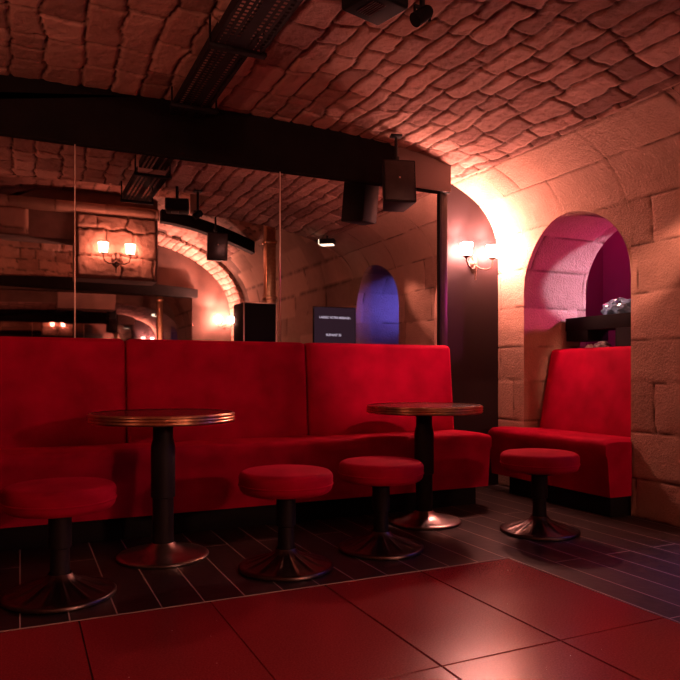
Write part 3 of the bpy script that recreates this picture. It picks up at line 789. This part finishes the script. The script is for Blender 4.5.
# ------------------------------------------------------------------ light
def spot(name, loc, target, energy, col, size, blend=0.6, rad=0.05):
    l = bpy.data.lights.new(name, 'SPOT'); l.energy = energy; l.color = col; l.spot_size = math.radians(size); l.spot_blend = blend; l.shadow_soft_size = rad
    o = bpy.data.objects.new(name, l); C.objects.link(o); o.location = loc
    o.rotation_euler = (Vector(target) - Vector(loc)).to_track_quat('-Z', 'Y').to_euler(); return o
def point(name, loc, energy, col, rad=0.06):
    l = bpy.data.lights.new(name, 'POINT'); l.energy = energy; l.color = col; l.shadow_soft_size = rad
    o = bpy.data.objects.new(name, l); C.objects.link(o); o.location = loc; return o
# unseen red fill lights added by the left wall to brighten the vaults, and the beam of the square ceiling spotlight
def fill_uplight(label, loc, target, energy, col, size):
    t = thing('fill_uplight', label, 'fill_uplight', loc)
    d = (Vector(target) - Vector(loc)).normalized(); R = d.to_track_quat('Z', 'Y').to_matrix()
    bm = bmesh.new(); add_lathe(bm, [(0, -0.09), (0.05, -0.07), (0.055, 0.05), (0.05, 0.05), (0.045, 0.0), (0, -0.005)], 24)
    bmesh.ops.rotate(bm, verts=bm.verts[:], cent=(0, 0, 0), matrix=R); bm_obj('housing', bm, M['black'], t)
    bm = bmesh.new(); add_tube(bm, [(0, 0, 0.01 - loc[2]), (0, 0, -0.05)], 0.014); add_lathe(bm, [(0, 0), (0.14, 0), (0.14, 0.012), (0.02, 0.03), (0, 0.03)], 32, (0, 0, -loc[2])); bm_obj('stand', bm, M['black'], t)
    spot('fill_uplight_beam', Vector(loc) + d * 0.06, target, energy, col, size, 0.8, 0.03)
fill_uplight('added red fill light on a black stand by the left wall, near the bench', (-1.66, 1.9, 1.55), (0.5, 3.5, 2.64), 88, (1.0, 0.29, 0.18), 96)
fill_uplight('added red fill light on a black stand by the left wall, near the far end mirror', (-1.66, -1.9, 1.9), (0.6, -3.4, 2.9), 90, (1.0, 0.32, 0.18), 120)
spot('ceiling_spot_light', (3.02, 1.84, 2.34), (2.40, 4.25, 1.06), 230, (1.0, 0.38, 0.26), 28, 0.9, 0.03)
spot('ceiling_spot_light', (3.10, 1.86, 2.34), (3.92, 3.72, 1.13), 230, (1.0, 0.36, 0.26), 17, 0.9, 0.03)
# light leaving the open tops of the twin shades on the black wall
for x in (3.217, 3.473): spot('vault_uplight', (x, YB - 0.09, 1.975), (x - 0.24, YB - 0.04, 2.5), 48, (1.0, 0.40, 0.31), 100, 0.5, 0.02)
for x in (3.292, 3.548): spot('vault_uplight', (x, YF + 0.09, 1.975), (x - 0.35, YF + 0.36, 2.6), 320, (1.0, 0.40, 0.29), 100, 0.5, 0.02)
spot('vault_uplight', (3.10, YF + 0.30, 2.02), (2.0, YF + 0.55, 3.2), 620, (1.0, 0.40, 0.29), 95, 0.8, 0.02)  # added spot without a lamp of its own, brightens the upper far arch
# violet and blue lamps of the side room
spot('lavender_lamp_light', (5.2, 3.0, 2.35), (4.30, 4.24, 1.78), 330, (0.72, 0.58, 0.88), 25, 0.25, 0.03)
point('magenta_lamp_light', (4.75, 4.75, 2.3), 7, (1.0, 0.03, 0.22))
spot('pink_lamp_light', (4.9, 3.05, 1.9), (3.6, 4.3, 1.85), 80, (1.0, 0.06, 0.40), 70, 0.6, 0.05)
point('blue_lamp_light', (4.9, 1.9, 2.2), 30, (0.16, 0.14, 1.0))
spot('blue_lamp_light', (4.75, 2.55, 2.2), (4.12, 1.52, 1.85), 260, (0.09, 0.11, 1.0), 44, 0.9, 0.05)
spot('blue_lamp_light', (5.1, 2.2, 2.0), (3.25, 1.95, 0.0), 170, (0.32, 0.26, 1.0), 30, 0.8, 0.05)

W = bpy.data.worlds.new('world'); bpy.context.scene.world = W; W.use_nodes = True
W.node_tree.nodes['Background'].inputs['Color'].default_value = (0, 0, 0, 1)

# ------------------------------------------------------------------ camera
cd = bpy.data.cameras.new('camera'); co = bpy.data.objects.new('camera', cd); C.objects.link(co)
co.location = (0, 0, CAM_Z); co.rotation_euler = (PI / 2, 0, -math.radians(25.2))
cd.sensor_width = 36; cd.sensor_fit = 'HORIZONTAL'; cd.lens = 36; cd.shift_y = 33 / 680
cd.clip_start = 0.02
sc = bpy.context.scene; sc.camera = co
sc.view_settings.view_transform = 'Standard'; sc.view_settings.look = 'None'
sc.view_settings.gamma = 1; sc.view_settings.use_curve_mapping = False; sc.view_settings.exposure = 0.0
